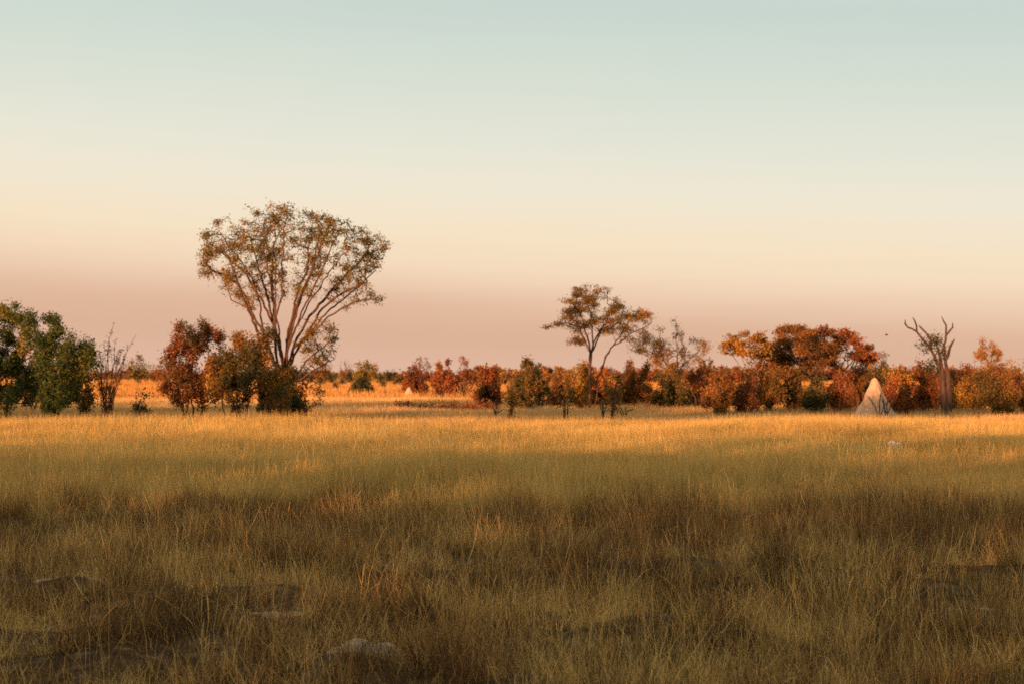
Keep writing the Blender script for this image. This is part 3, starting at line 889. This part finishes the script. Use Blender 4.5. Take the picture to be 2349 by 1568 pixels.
bush('autumn_bush', 'small pinkish-rust tree peeping behind the right shoulder of the large dark green bush', 1238, 1274, 833, 880, 'rust', 1200, 124, D=260, lift=.15, leaf=.26, step=.4, tip=.025, twig=.04)
bush('autumn_bush', 'small yellow-green tree behind the forked stump shrub', 1266, 1312, 836, 882, 'gold', 1500, 125, D=260, lift=.15, leaf=.26, step=.4, tip=.025, twig=.04)
bush('stemmed_shrub', 'thin forked dark shrub left of the umbrella-shaped tree', 1280, 1314, 866, 951, 'mixed', 160, 126, cat='shrub', stems=4, lift=.4, leaf=.11, tip=.021, twig=.03, bark=BARK_DEAD)
bush('leafy_bush', 'green bush against the left side of the two orange trunks', 1304, 1358, 832, 926, 'mixed', 3000, 127, D=118, lift=.1)
bush('stemmed_shrub', 'dark V-legged shrub with orange leaves right of the two orange trunks', 1376, 1436, 862, 951, 'mixed', 330, 128, cat='shrub', stems=5, lift=.5, leaf=.11, tip=.02, twig=.03, tint=.1, bark=BARK_DEAD)
bush('autumn_bush', 'broad rust-red dome bush right of the umbrella-shaped tree', 1402, 1502, 828, 926, 'rust', 7500, 129, D=121, lift=.03, stems=8, tint=.0)
bush('leafy_bush', 'dark green bush under the pale twiggy tree', 1494, 1590, 846, 926, 'mixed', 6000, 130, D=116, lift=.03, stems=8, tint=-.15)
bush('autumn_bush', 'dark-capped orange tree behind, right of the pale twiggy tree', 1588, 1652, 822, 892, 'rust', 3000, 132, D=200, lift=.1, leaf=.22, step=.35, tip=.02, twig=.035)
bush('autumn_bush', 'low red-brown bush with a black stump left of the long thicket', 1598, 1650, 868, 926, 'red', 1800, 133, D=118, lift=.08, stems=5)
poly_tree('thorn_tree', 'open-crowned leaning tree at the left end of the long thicket', 101, [(1708, 940), (1722, 940)], [(1716, 870), (1738, 858)],
          [(1646, 800), (1662, 778), (1680, 765), (1720, 762), (1762, 768), (1765, 800), (1752, 832), (1735, 815), (1712, 838), (1690, 800), (1668, 800)],
          'crown', 4200, 134, 1.8, nstem=6, lobes=22, npts=420, bark=BARK_PALE, clump=.3)
poly_tree('dense_tree', 'dense orange-brown rounded tree, highest of the long thicket', 106, [(1815, 940), (1850, 940), (1835, 940)], [(1808, 870), (1862, 872), (1830, 860)],
          [(1745, 822), (1750, 785), (1772, 768), (1800, 757), (1840, 746), (1870, 750), (1886, 768), (1905, 800), (1920, 840), (1880, 838), (1830, 826), (1790, 836), (1762, 842)],
          'rust', 27000, 135, 3.0, nstem=9, lobes=56, lrx=19, lrz=6, npts=1300, clump=.6, tint=-.1, spread=.17, leaf=.10)
poly_tree('thorn_tree', 'airy red-tinged tree with clear pale limbs at the right of the dense tree', 108, [(1928, 940), (1940, 940)], [(1926, 872), (1944, 866)],
          [(1868, 766), (1880, 750), (1915, 752), (1940, 762), (1985, 772), (2000, 800), (2012, 838), (1980, 838), (1960, 820), (1930, 822), (1905, 800), (1885, 790)],
          'red', 8500, 136, 2.4, nstem=8, lobes=34, lrx=16, lrz=5, npts=750, bark=BARK_PALE, clump=.3)
U = [(1612, 1690, 846, 'rust', 'rust bush at the left foot of the leaning thorn tree'),
     (1660, 1745, 856, 'red', 'deep red bush in front of the leaning thorn tree'),
     (1725, 1800, 840, 'mixed', 'olive and red bush under the left half of the dense tree'),
     (1780, 1850, 838, 'mixed', 'yellow-green flecked bush under the middle of the dense tree'),
     (1835, 1905, 852, 'dark', 'dark olive bush under the right half of the dense tree'),
     (1890, 1960, 852, 'red', 'crimson-brown bush under the airy red-tinged tree'),
     (1930, 2000, 828, 'rust', 'bright rust bush behind the left slope of the tall termite mound'),
     (1985, 2045, 836, 'mixed', 'yellow-green bush behind the top of the tall termite mound')]
for i, (a, b, t, pal, lab) in enumerate(U):
    bush('autumn_bush', lab, a, b, t, 939, pal, 4300, 200 + i, D=98 + (i * 37 % 7) + (8 if i > 5 else 0), lift=.16, stems=8, leaf=.095, bark=BARK_PALE, rmul=1.4, spikes=4, clump=.35)
bush('leafy_tree', 'dark-tipped small tree sloping down right of the airy tree', 1985, 2040, 808, 925, 'dark', 2200, 220, D=135, cat='tree', lift=.3)
R = [(2030, 2098, 848, 'autumn', 'orange-red bush between the tall termite mound and the dead tree'),
     (2082, 2160, 838, 'autumn', 'ragged orange-brown bush touching the left side of the dead tree'),
     (2180, 2262, 858, 'mixed', 'dark olive and orange bush just right of the dead tree'),
     (2248, 2336, 824, 'mixed', 'tall rounded bush, green over orange, near the right edge'),
     (2322, 2400, 844, 'rust', 'orange bush cut by the right edge of the photo')]
for i, (a, b, t, pal, lab) in enumerate(R):
    bush('autumn_bush', lab, a, b, t, 943, pal, 6200, 240 + i, D=96 + i % 3 * 3, lift=.08, stems=8, leaf=.095, tint=.02, clump=.4)
B = [(1088, 1150, 842, 'autumn', 'hazy orange bush behind the slender-legged shrub'),
     (1256, 1330, 844, 'rust', 'orange bush behind the thin forked dark shrub'),
     (1340, 1420, 846, 'autumn', 'orange bush seen between the two orange trunks and the rust-red dome'),
     (1560, 1625, 850, 'red', 'red-brown bush at the right foot of the pale twiggy tree'),
     (1610, 1700, 838, 'red', 'hazy red bush filling behind the left end of the long thicket'),
     (1690, 1780, 846, 'rust', 'rust-brown bush filling behind the leaning thorn tree'),
     (1900, 1980, 842, 'autumn', 'orange bush filling behind the airy red-tinged tree'),
     (2030, 2110, 842, 'rust', 'even-topped rust bush behind, right of the tall termite mound'),
     (2100, 2190, 846, 'autumn', 'orange-brown bush seen through the fork of the dead tree'),
     (2170, 2260, 842, 'rust', 'rust bush behind the grey leafless tree'),
     (2240, 2350, 836, 'red', 'red-brown bush behind the tall rounded bush near the right edge')]
for i, (a, b, t, pal, lab) in enumerate(B):
    bush('autumn_bush', lab, a, b, t, 925, pal, 3600, 270 + i, D=122 + i * 3 % 8, lift=.05, stems=7, leaf=.15, npts=330, tip=.014)
for i, (a, b, t, lab) in enumerate([(890, 960, 918, 'low strip of dry red brush below the small orange termite mound'), (962, 1060, 921, 'low strip of dry brush below the bush with a raised orange cap'),
        (1050, 1150, 922, 'low strip of dry brush left of the slender-legged shrub')]):
    bush('dry_brush', lab, a, b, t, 936, 'red', 900, 290 + i, D=112, cat='brush', lift=.05, stems=9, leaf=.10, lobes=14, flat_top=True, spikes=2, npts=220)
bush('bare_tree', 'grey leafless tree showing just right of the dead tree', 2190, 2262, 816, 930, 'red', 500, 250, D=125, cat='tree', stems=8, lift=.4, clump=.3, tip=.014)
bush('tufted_tree', 'slim tree with a small brown pompom crown near the right edge', 2234, 2298, 780, 925, 'crown', 1500, 251, D=140, cat='tree', stems=3, lift=.66, trunk=2270, tint=.2)
bush('bare_tree', 'leafless grey tree at the far right edge', 2320, 2400, 812, 925, 'red', 300, 252, D=135, cat='tree', stems=8, lift=.4, clump=.3, tip=.014)

# little dead sticks in the meadow
def sticks(name, label, px, yb, h, seed, n=4, cat='stick', D=None):
    r = np.random.default_rng(seed); D = closer(D or dist(yb)) if (D or 99) > 60 else D
    st = []
    for i in range(n):
        a = r.normal() * .3
        st.append([(r.normal() * .05, r.normal() * .05, 0), (a * h * .3, r.normal() * .05, h * .5), (a * h + r.normal() * .05, 0, h * r.uniform(.7, 1))])
    sk = grow(st, None, r, step=.1, tip=.02, wob=.01)
    x, y = place(px, D)
    plant(name, label, cat, (x, y, 0), sk, 'dark', 0, .1, r, bark=BARK_DEAD, rmul=1.3)
sticks('dead_stump', 'small black pointed stump in the meadow below the long thicket', 1669, 992, .62, 301, 3, 'stump', D=55)
sticks('dead_stump', 'tiny brown stump in the meadow below the tall termite mound', 1913, 997, .55, 302, 3, 'stump', D=54)
sticks('dead_stump', 'short dark post-like stump in lit grass left of the small orange mound', 940 - 50, 907, 1.0, 303, 3, 'stump', D=150)
sticks('dead_stump', 'lone thin stump in lit grass right of the round dark bush', 822 + 50, 905, .9, 304, 2, 'stump', D=165)
sticks('dead_stump', 'dark leaning stump in front of the tall termite mound', 2016, 938, 1.5, 305, 3, 'stump', D=88)
sticks('dead_stump', 'thin dark stems at the right foot of the tall termite mound', 2033, 938, 1.3, 306, 4, 'stump', D=89)

for i, (px, yb, h, dd, lab) in enumerate([(1136, 950, .8, 90, 'low dead stems left of the slender-legged shrub'), (1384, 951, 1.1, 88, 'thin dead stem left of the dark V-legged shrub'),
        (1432, 948, .9, 90, 'thin dead stems right of the dark V-legged shrub'), (1012, 912, 1.3, 140, 'thin dark stems before the bush with a raised orange cap'),
        (1240, 930, 1.3, 110, 'dead stems at the right edge of the large dark green bush'), (1600, 930, 1.7, 112, 'black dead stems left of the low red-brown bush')]):
    sticks('dead_shrub', lab, px, yb, h, 320 + i, 4, 'dead shrub', D=dd)

# ------------------------------------------------------------------ termite mounds
def clay(name, a, b, sc=6):
    m, nt, out = nodes_of(name); N, L = nt.nodes, nt.links
    tc = N.new('ShaderNodeTexCoord'); n = N.new('ShaderNodeTexNoise'); n.inputs['Scale'].default_value = sc; n.inputs['Detail'].default_value = 8
    L.new(tc.outputs['Object'], n.inputs['Vector'])
    rr = ramp(nt, [(.35, a), (.65, b)]); L.new(n.outputs['Fac'], rr.inputs['Fac'])
    p = N.new('ShaderNodeBsdfPrincipled'); p.inputs['Roughness'].default_value = .95; p.inputs['Specular IOR Level'].default_value = .05
    L.new(rr.outputs['Color'], p.inputs['Base Color'])
    bp = N.new('ShaderNodeBump'); bp.inputs['Strength'].default_value = .7; bp.inputs['Distance'].default_value = .05
    L.new(n.outputs['Fac'], bp.inputs['Height']); L.new(bp.outputs[0], p.inputs['Normal'])
    L.new(p.outputs[0], out.inputs['Surface'])
    return m
CLAY = clay('termite_clay', (.38, .265, .175), (.56, .40, .27))
GREY = clay('grey_soil', (.30, .235, .165), (.52, .43, .32), 14)
WHITE = clay('bleached_stone', (.62, .62, .60), (.80, .80, .78), 9)


def mound(name, label, px, D, w, h, mat, seed, shoulders=(), cat='termite mound', pw=1.5, depth=.8, rough=.06, tipr=.10, prof=None):
    """height field cone with ribs and side shoulders, closed below"""
    n, mrow = 64, 40
    ang = np.linspace(0, 2 * math.pi, n, endpoint=False)
    t = np.linspace(0, 1, mrow)
    # profile: radius as function of height
    R = (1 - t) ** pw * (1 - tipr) + tipr * np.sqrt(np.clip(1 - t ** 6, 0, 1))
    if prof is not None: R = np.interp(t, *prof)
    R[-1] = 0.002
    A, T = np.meshgrid(ang, t)
    rr = R[:, None] * (1 + rough * np.sin(A * 5 + seed) * (1 - T) + rough * .7 * np.sin(A * 11 + T * 5 + seed * 2) + rough * np.sin(T * 17 + A * 3) * .5)
    X = rr * np.cos(A) * w / 2; Y = rr * np.sin(A) * w / 2 * depth; Z = T * h - .1
    V = np.stack([X, Y, Z], -1).reshape(-1, 3)
    idx = np.arange(n * mrow).reshape(mrow, n); nx = np.roll(idx, -1, 1)
    Q = np.stack([idx[:-1], nx[:-1], nx[1:], idx[1:]], -1).reshape(-1, 4)
    parts = [(V, Q, np.zeros(len(V)))]
    for (ox, oy, sw, sh) in shoulders:
        V2 = V * np.array([sw, sw, sh]) + np.array([ox, oy, 0]); parts.append((V2, Q, np.zeros(len(V))))
    V, Q, T = join(parts)
    x, y = place(px, D)
    o = link(name, make_mesh(name, V, Q, mat), loc=(x, y, 0)); tag(o, label, cat)
    return o
mound('termite_mound', 'tall pale pointed termite mound before the bushes at right', 2006, closer(91), 2.6, 2.15, CLAY, 1.3,
      [(-.45, -.10, .62, .42), (.42, -.05, .5, .46), (-.8, -.1, .45, .14), (-.1, -.3, .7, .33)], rough=.09,
      prof=([0, .08, .2, .35, .55, .75, .88, .95, .985, 1], [1.06, .88, .72, .56, .385, .24, .155, .105, .06, 0]))
mound('termite_mound', 'small orange termite mound in front of the crimson bush', 938, 150, 1.5, 1.2, CLAY, 2.1, [(-.25, -.1, .6, .6)], pw=1.1, tipr=.15)
HL = ['low bare grey soil hump in the grass at the bottom of the photo', 'faint flat soil hump left of the bottom grey hump', 'small flat pale soil patch near the left edge',
      'wide flat grey soil patch at lower right']
for i, (px, D, w) in enumerate(HUMPS):
    o = mound('soil_mound', HL[i], px, D, w * 1.7, [.27, .12, .10, .08][i], GREY, 3.3 + i * 1.7, [(w * .7, .03, .75, .8), (-w * .5, 0, .6, .65)], 'soil mound', pw=.55, tipr=.3, rough=.05)
    o.location.z = float(mound_h(np.array([o.location.x]), np.array([o.location.y]))[0])



def stone(name, label, px, D, size, seed, mat, cat, z=0.):
    r = np.random.default_rng(seed)
    n, mrow = 20, 12
    a = np.linspace(0, 2 * math.pi, n, endpoint=False); t = np.linspace(0, math.pi, mrow)
    A, T = np.meshgrid(a, t)
    rr = 1 + .12 * np.sin(A * 3 + seed) * np.sin(T) + .08 * np.sin(A * 5 + T * 4 + seed * 3) * np.sin(T)
    V = np.stack([rr * np.sin(T) * np.cos(A) * size[0], rr * np.sin(T) * np.sin(A) * size[1], rr * np.cos(T) * size[2]], -1).reshape(-1, 3)
    idx = np.arange(n * mrow).reshape(mrow, n); nx = np.roll(idx, -1, 1)
    Q = np.stack([idx[:-1], idx[1:], nx[1:], nx[:-1]], -1).reshape(-1, 4)
    x, y = place(px, D)
    o = link(name, make_mesh(name, V, Q, mat), loc=(x, y, z)); tag(o, label, cat)
stone('white_stone', 'larger of two bleached white stones lying in the meadow at right', 2044, 45, (.15, .14, .24), 3, WHITE, 'stone', .22)
stone('white_stone', 'smaller bleached white stone at the right end of the white pair', 2061, 45, (.10, .10, .21), 5, WHITE, 'stone', .22)
stone('dark_stone', 'dark lump just left of the two white stones', 2031, 45, (.10, .08, .19), 9, BARK_DEAD, 'stone', .2)

# ------------------------------------------------------------------ the flying bird
def bird():
    D = 90.
    x, y = place(2033.5, D); z = hgt(769, D)
    root = link('bird', None, loc=(x, y, z)); tag(root, 'tiny dark bird flying left of the dead tree', 'bird')
    nodes = [(-.09, 0, 0), (-.04, 0, .01), (.03, 0, .01), (.08, 0, .02), (.11, 0, .03)]
    nd = np.array(nodes); V, Q = tube_mesh(nd, [-1, 0, 1, 2, 3], np.array([.008, .028, .03, .018, .008]), 8)
    link('body', make_mesh('body', V, Q, BARK_DEAD), root)
    for s in (-1, 1):
        V = [(-.03, 0, .02), (.04, 0, .02), (.03, s * .09, .08), (-.03, s * .09, .075), (-.01, s * .17, .06), (-.03, s * .17, .055)]
        V = V + [(a, b, c - .006) for a, b, c in V]
        Q = [(0, 1, 2, 3), (3, 2, 4, 5), (6, 9, 8, 7), (9, 11, 10, 8), (0, 3, 9, 6), (1, 7, 8, 2), (3, 5, 11, 9), (2, 8, 10, 4), (4, 10, 11, 5)]
        link('wing', make_mesh('wing', V, Q, BARK_DEAD, smooth=False), root)
bird()

# ------------------------------------------------------------------ the far treeline: a few grown kinds, copied one by one
def far_kind(name, pal, seed, w, H, nleaf, stems, lift, leaf, clump=.5, tip=.05):
    """grown at true size, about w metres wide and H high, at the origin"""
    D = 600.; k = FPX / D
    b = bush(name, None, CX - w / 2 * k, CX + w / 2 * k, HY - (H - CAMH) * k, HY + 12, pal, nleaf, seed, D=D, cat='tree', stems=stems, lift=lift,
             leaf=leaf, step=.6, tip=tip, spread=.35, twig=tip * 1.8, npts=170, clump=clump, lobes=6)
    return b
KINDS = {
    'rust': ('distant_tree', 'tiny rust-brown rounded tree in the far treeline'),
    'dark': ('distant_tree', 'tiny dark green-brown tree in the far treeline'),
    'gold': ('distant_tree', 'tiny yellow-green tree in the far treeline'),
    'red': ('distant_tree', 'tiny red-brown bush in the far treeline'),
    'bare': ('distant_bare_tree', 'tiny leafless tree poking above the far treeline'),
}
protos = []
for i, (kd, pal, w, H, nl, stt, lf) in enumerate([('rust', 'rust', 8, 6.0, 900, 4, .15), ('rust', 'rust', 10, 7.5, 1000, 4, .2), ('dark', 'mixed', 9, 6, 900, 4, .1),
        ('gold', 'gold', 8, 6.5, 900, 4, .15), ('red', 'red', 9, 5, 800, 5, .1), ('bare', 'red', 7, 8.5, 90, 6, .4), ('rust', 'autumn', 7, 5.5, 800, 4, .12), ('red', 'red', 11, 7, 1000, 5, .15)]):
    nm, lab = KINDS[kd]
    t = far_kind(nm, pal, 400 + i, w, H, nl, stt, lf, .75)
    tag(t, lab, 'tree', 'trees of the far treeline')
    protos.append((kd, t))
used = set()
r = np.random.default_rng(77)
def put(pi, x, y, s, rz):
    kd, t = protos[pi]
    if pi not in used:
        o = t; used.add(pi)
    else:
        o = t.copy(); COL.objects.link(o)
        for ch in t.children:
            c = ch.copy(); COL.objects.link(c); c.parent = o
    o.location = (x, y, 0); o.rotation_euler = (0, 0, rz); o.scale = (s, s, s)
def top_limit(px):
    """how high the far treeline may rise at a picture position"""
    return np.interp(px, [0, 250, 420, 600, 760, 900, 960, 1090, 1200, 1300, 1420, 1560, 1700, 2349], [852, 846, 850, 852, 848, 851, 848, 842, 842, 840, 846, 842, 838, 842])
for i in range(170):
    px = 10 + (i + r.uniform(-.5, .5)) * 2340 / 170
    Dd = r.uniform(330, 620) if px > 880 else r.uniform(520, 800)
    want = top_limit(px) + r.uniform(-4, 7)
    Hh = max(2.6, hgt(want, Dd))
    pi = int(r.choice(len(protos), p=[.2, .17, .17, .1, .12, .05, .12, .07]))
    base = [6.0, 7.5, 6, 6.5, 5, 8.5, 5.5, 7][pi]
    x, y = place(px, Dd)
    put(pi, x, y, Hh / base, r.uniform(0, 6.28))
# two nearer singles on the plain at left
bush('orange_tree', 'small ochre tree on the plain between the bare shrub and the red bush', 292, 342, 810, 868, 'gold', 1300, 501, D=330, cat='tree', lift=.2, leaf=.34, step=.5, tip=.03, spread=.35, twig=.05, tint=-.2)
bush('orange_tree', 'small round rust tree on the plain left of the red bush', 342, 377, 835, 872, 'rust', 1000, 502, D=360, cat='tree', lift=.2, leaf=.34, step=.5, tip=.03, spread=.35, twig=.05)

# scrub dotted over the plain in front of the far treeline
pb = bush('scrub_bush', 'small dark bush dotted on the orange plain left of centre, before the far treeline', 700, 724, 856, 872, 'dark', 420, 601, D=330, lift=.08,
          leaf=.3, step=.5, tip=.03, spread=.3, twig=.05, npts=90, group='scrub bushes dotted on the orange plain')
for px, Dd, sc in [(738, 290, .8), (762, 350, 1.1), (788, 300, .7), (806, 370, 1.2), (872, 320, .9), (893, 360, 1.2), (910, 280, .8), (690, 380, 1.2), (878, 230, .6), (905, 410, 1.3), (770, 235, .5)]:
    o = pb.copy(); COL.objects.link(o)
    for ch in pb.children:
        c = ch.copy(); COL.objects.link(c); c.parent = o
    x, y = place(px, Dd); o.location = (x, y, 0); o.scale = (sc * 1.2, sc, sc); o.rotation_euler = (0, 0, px % 6.28)
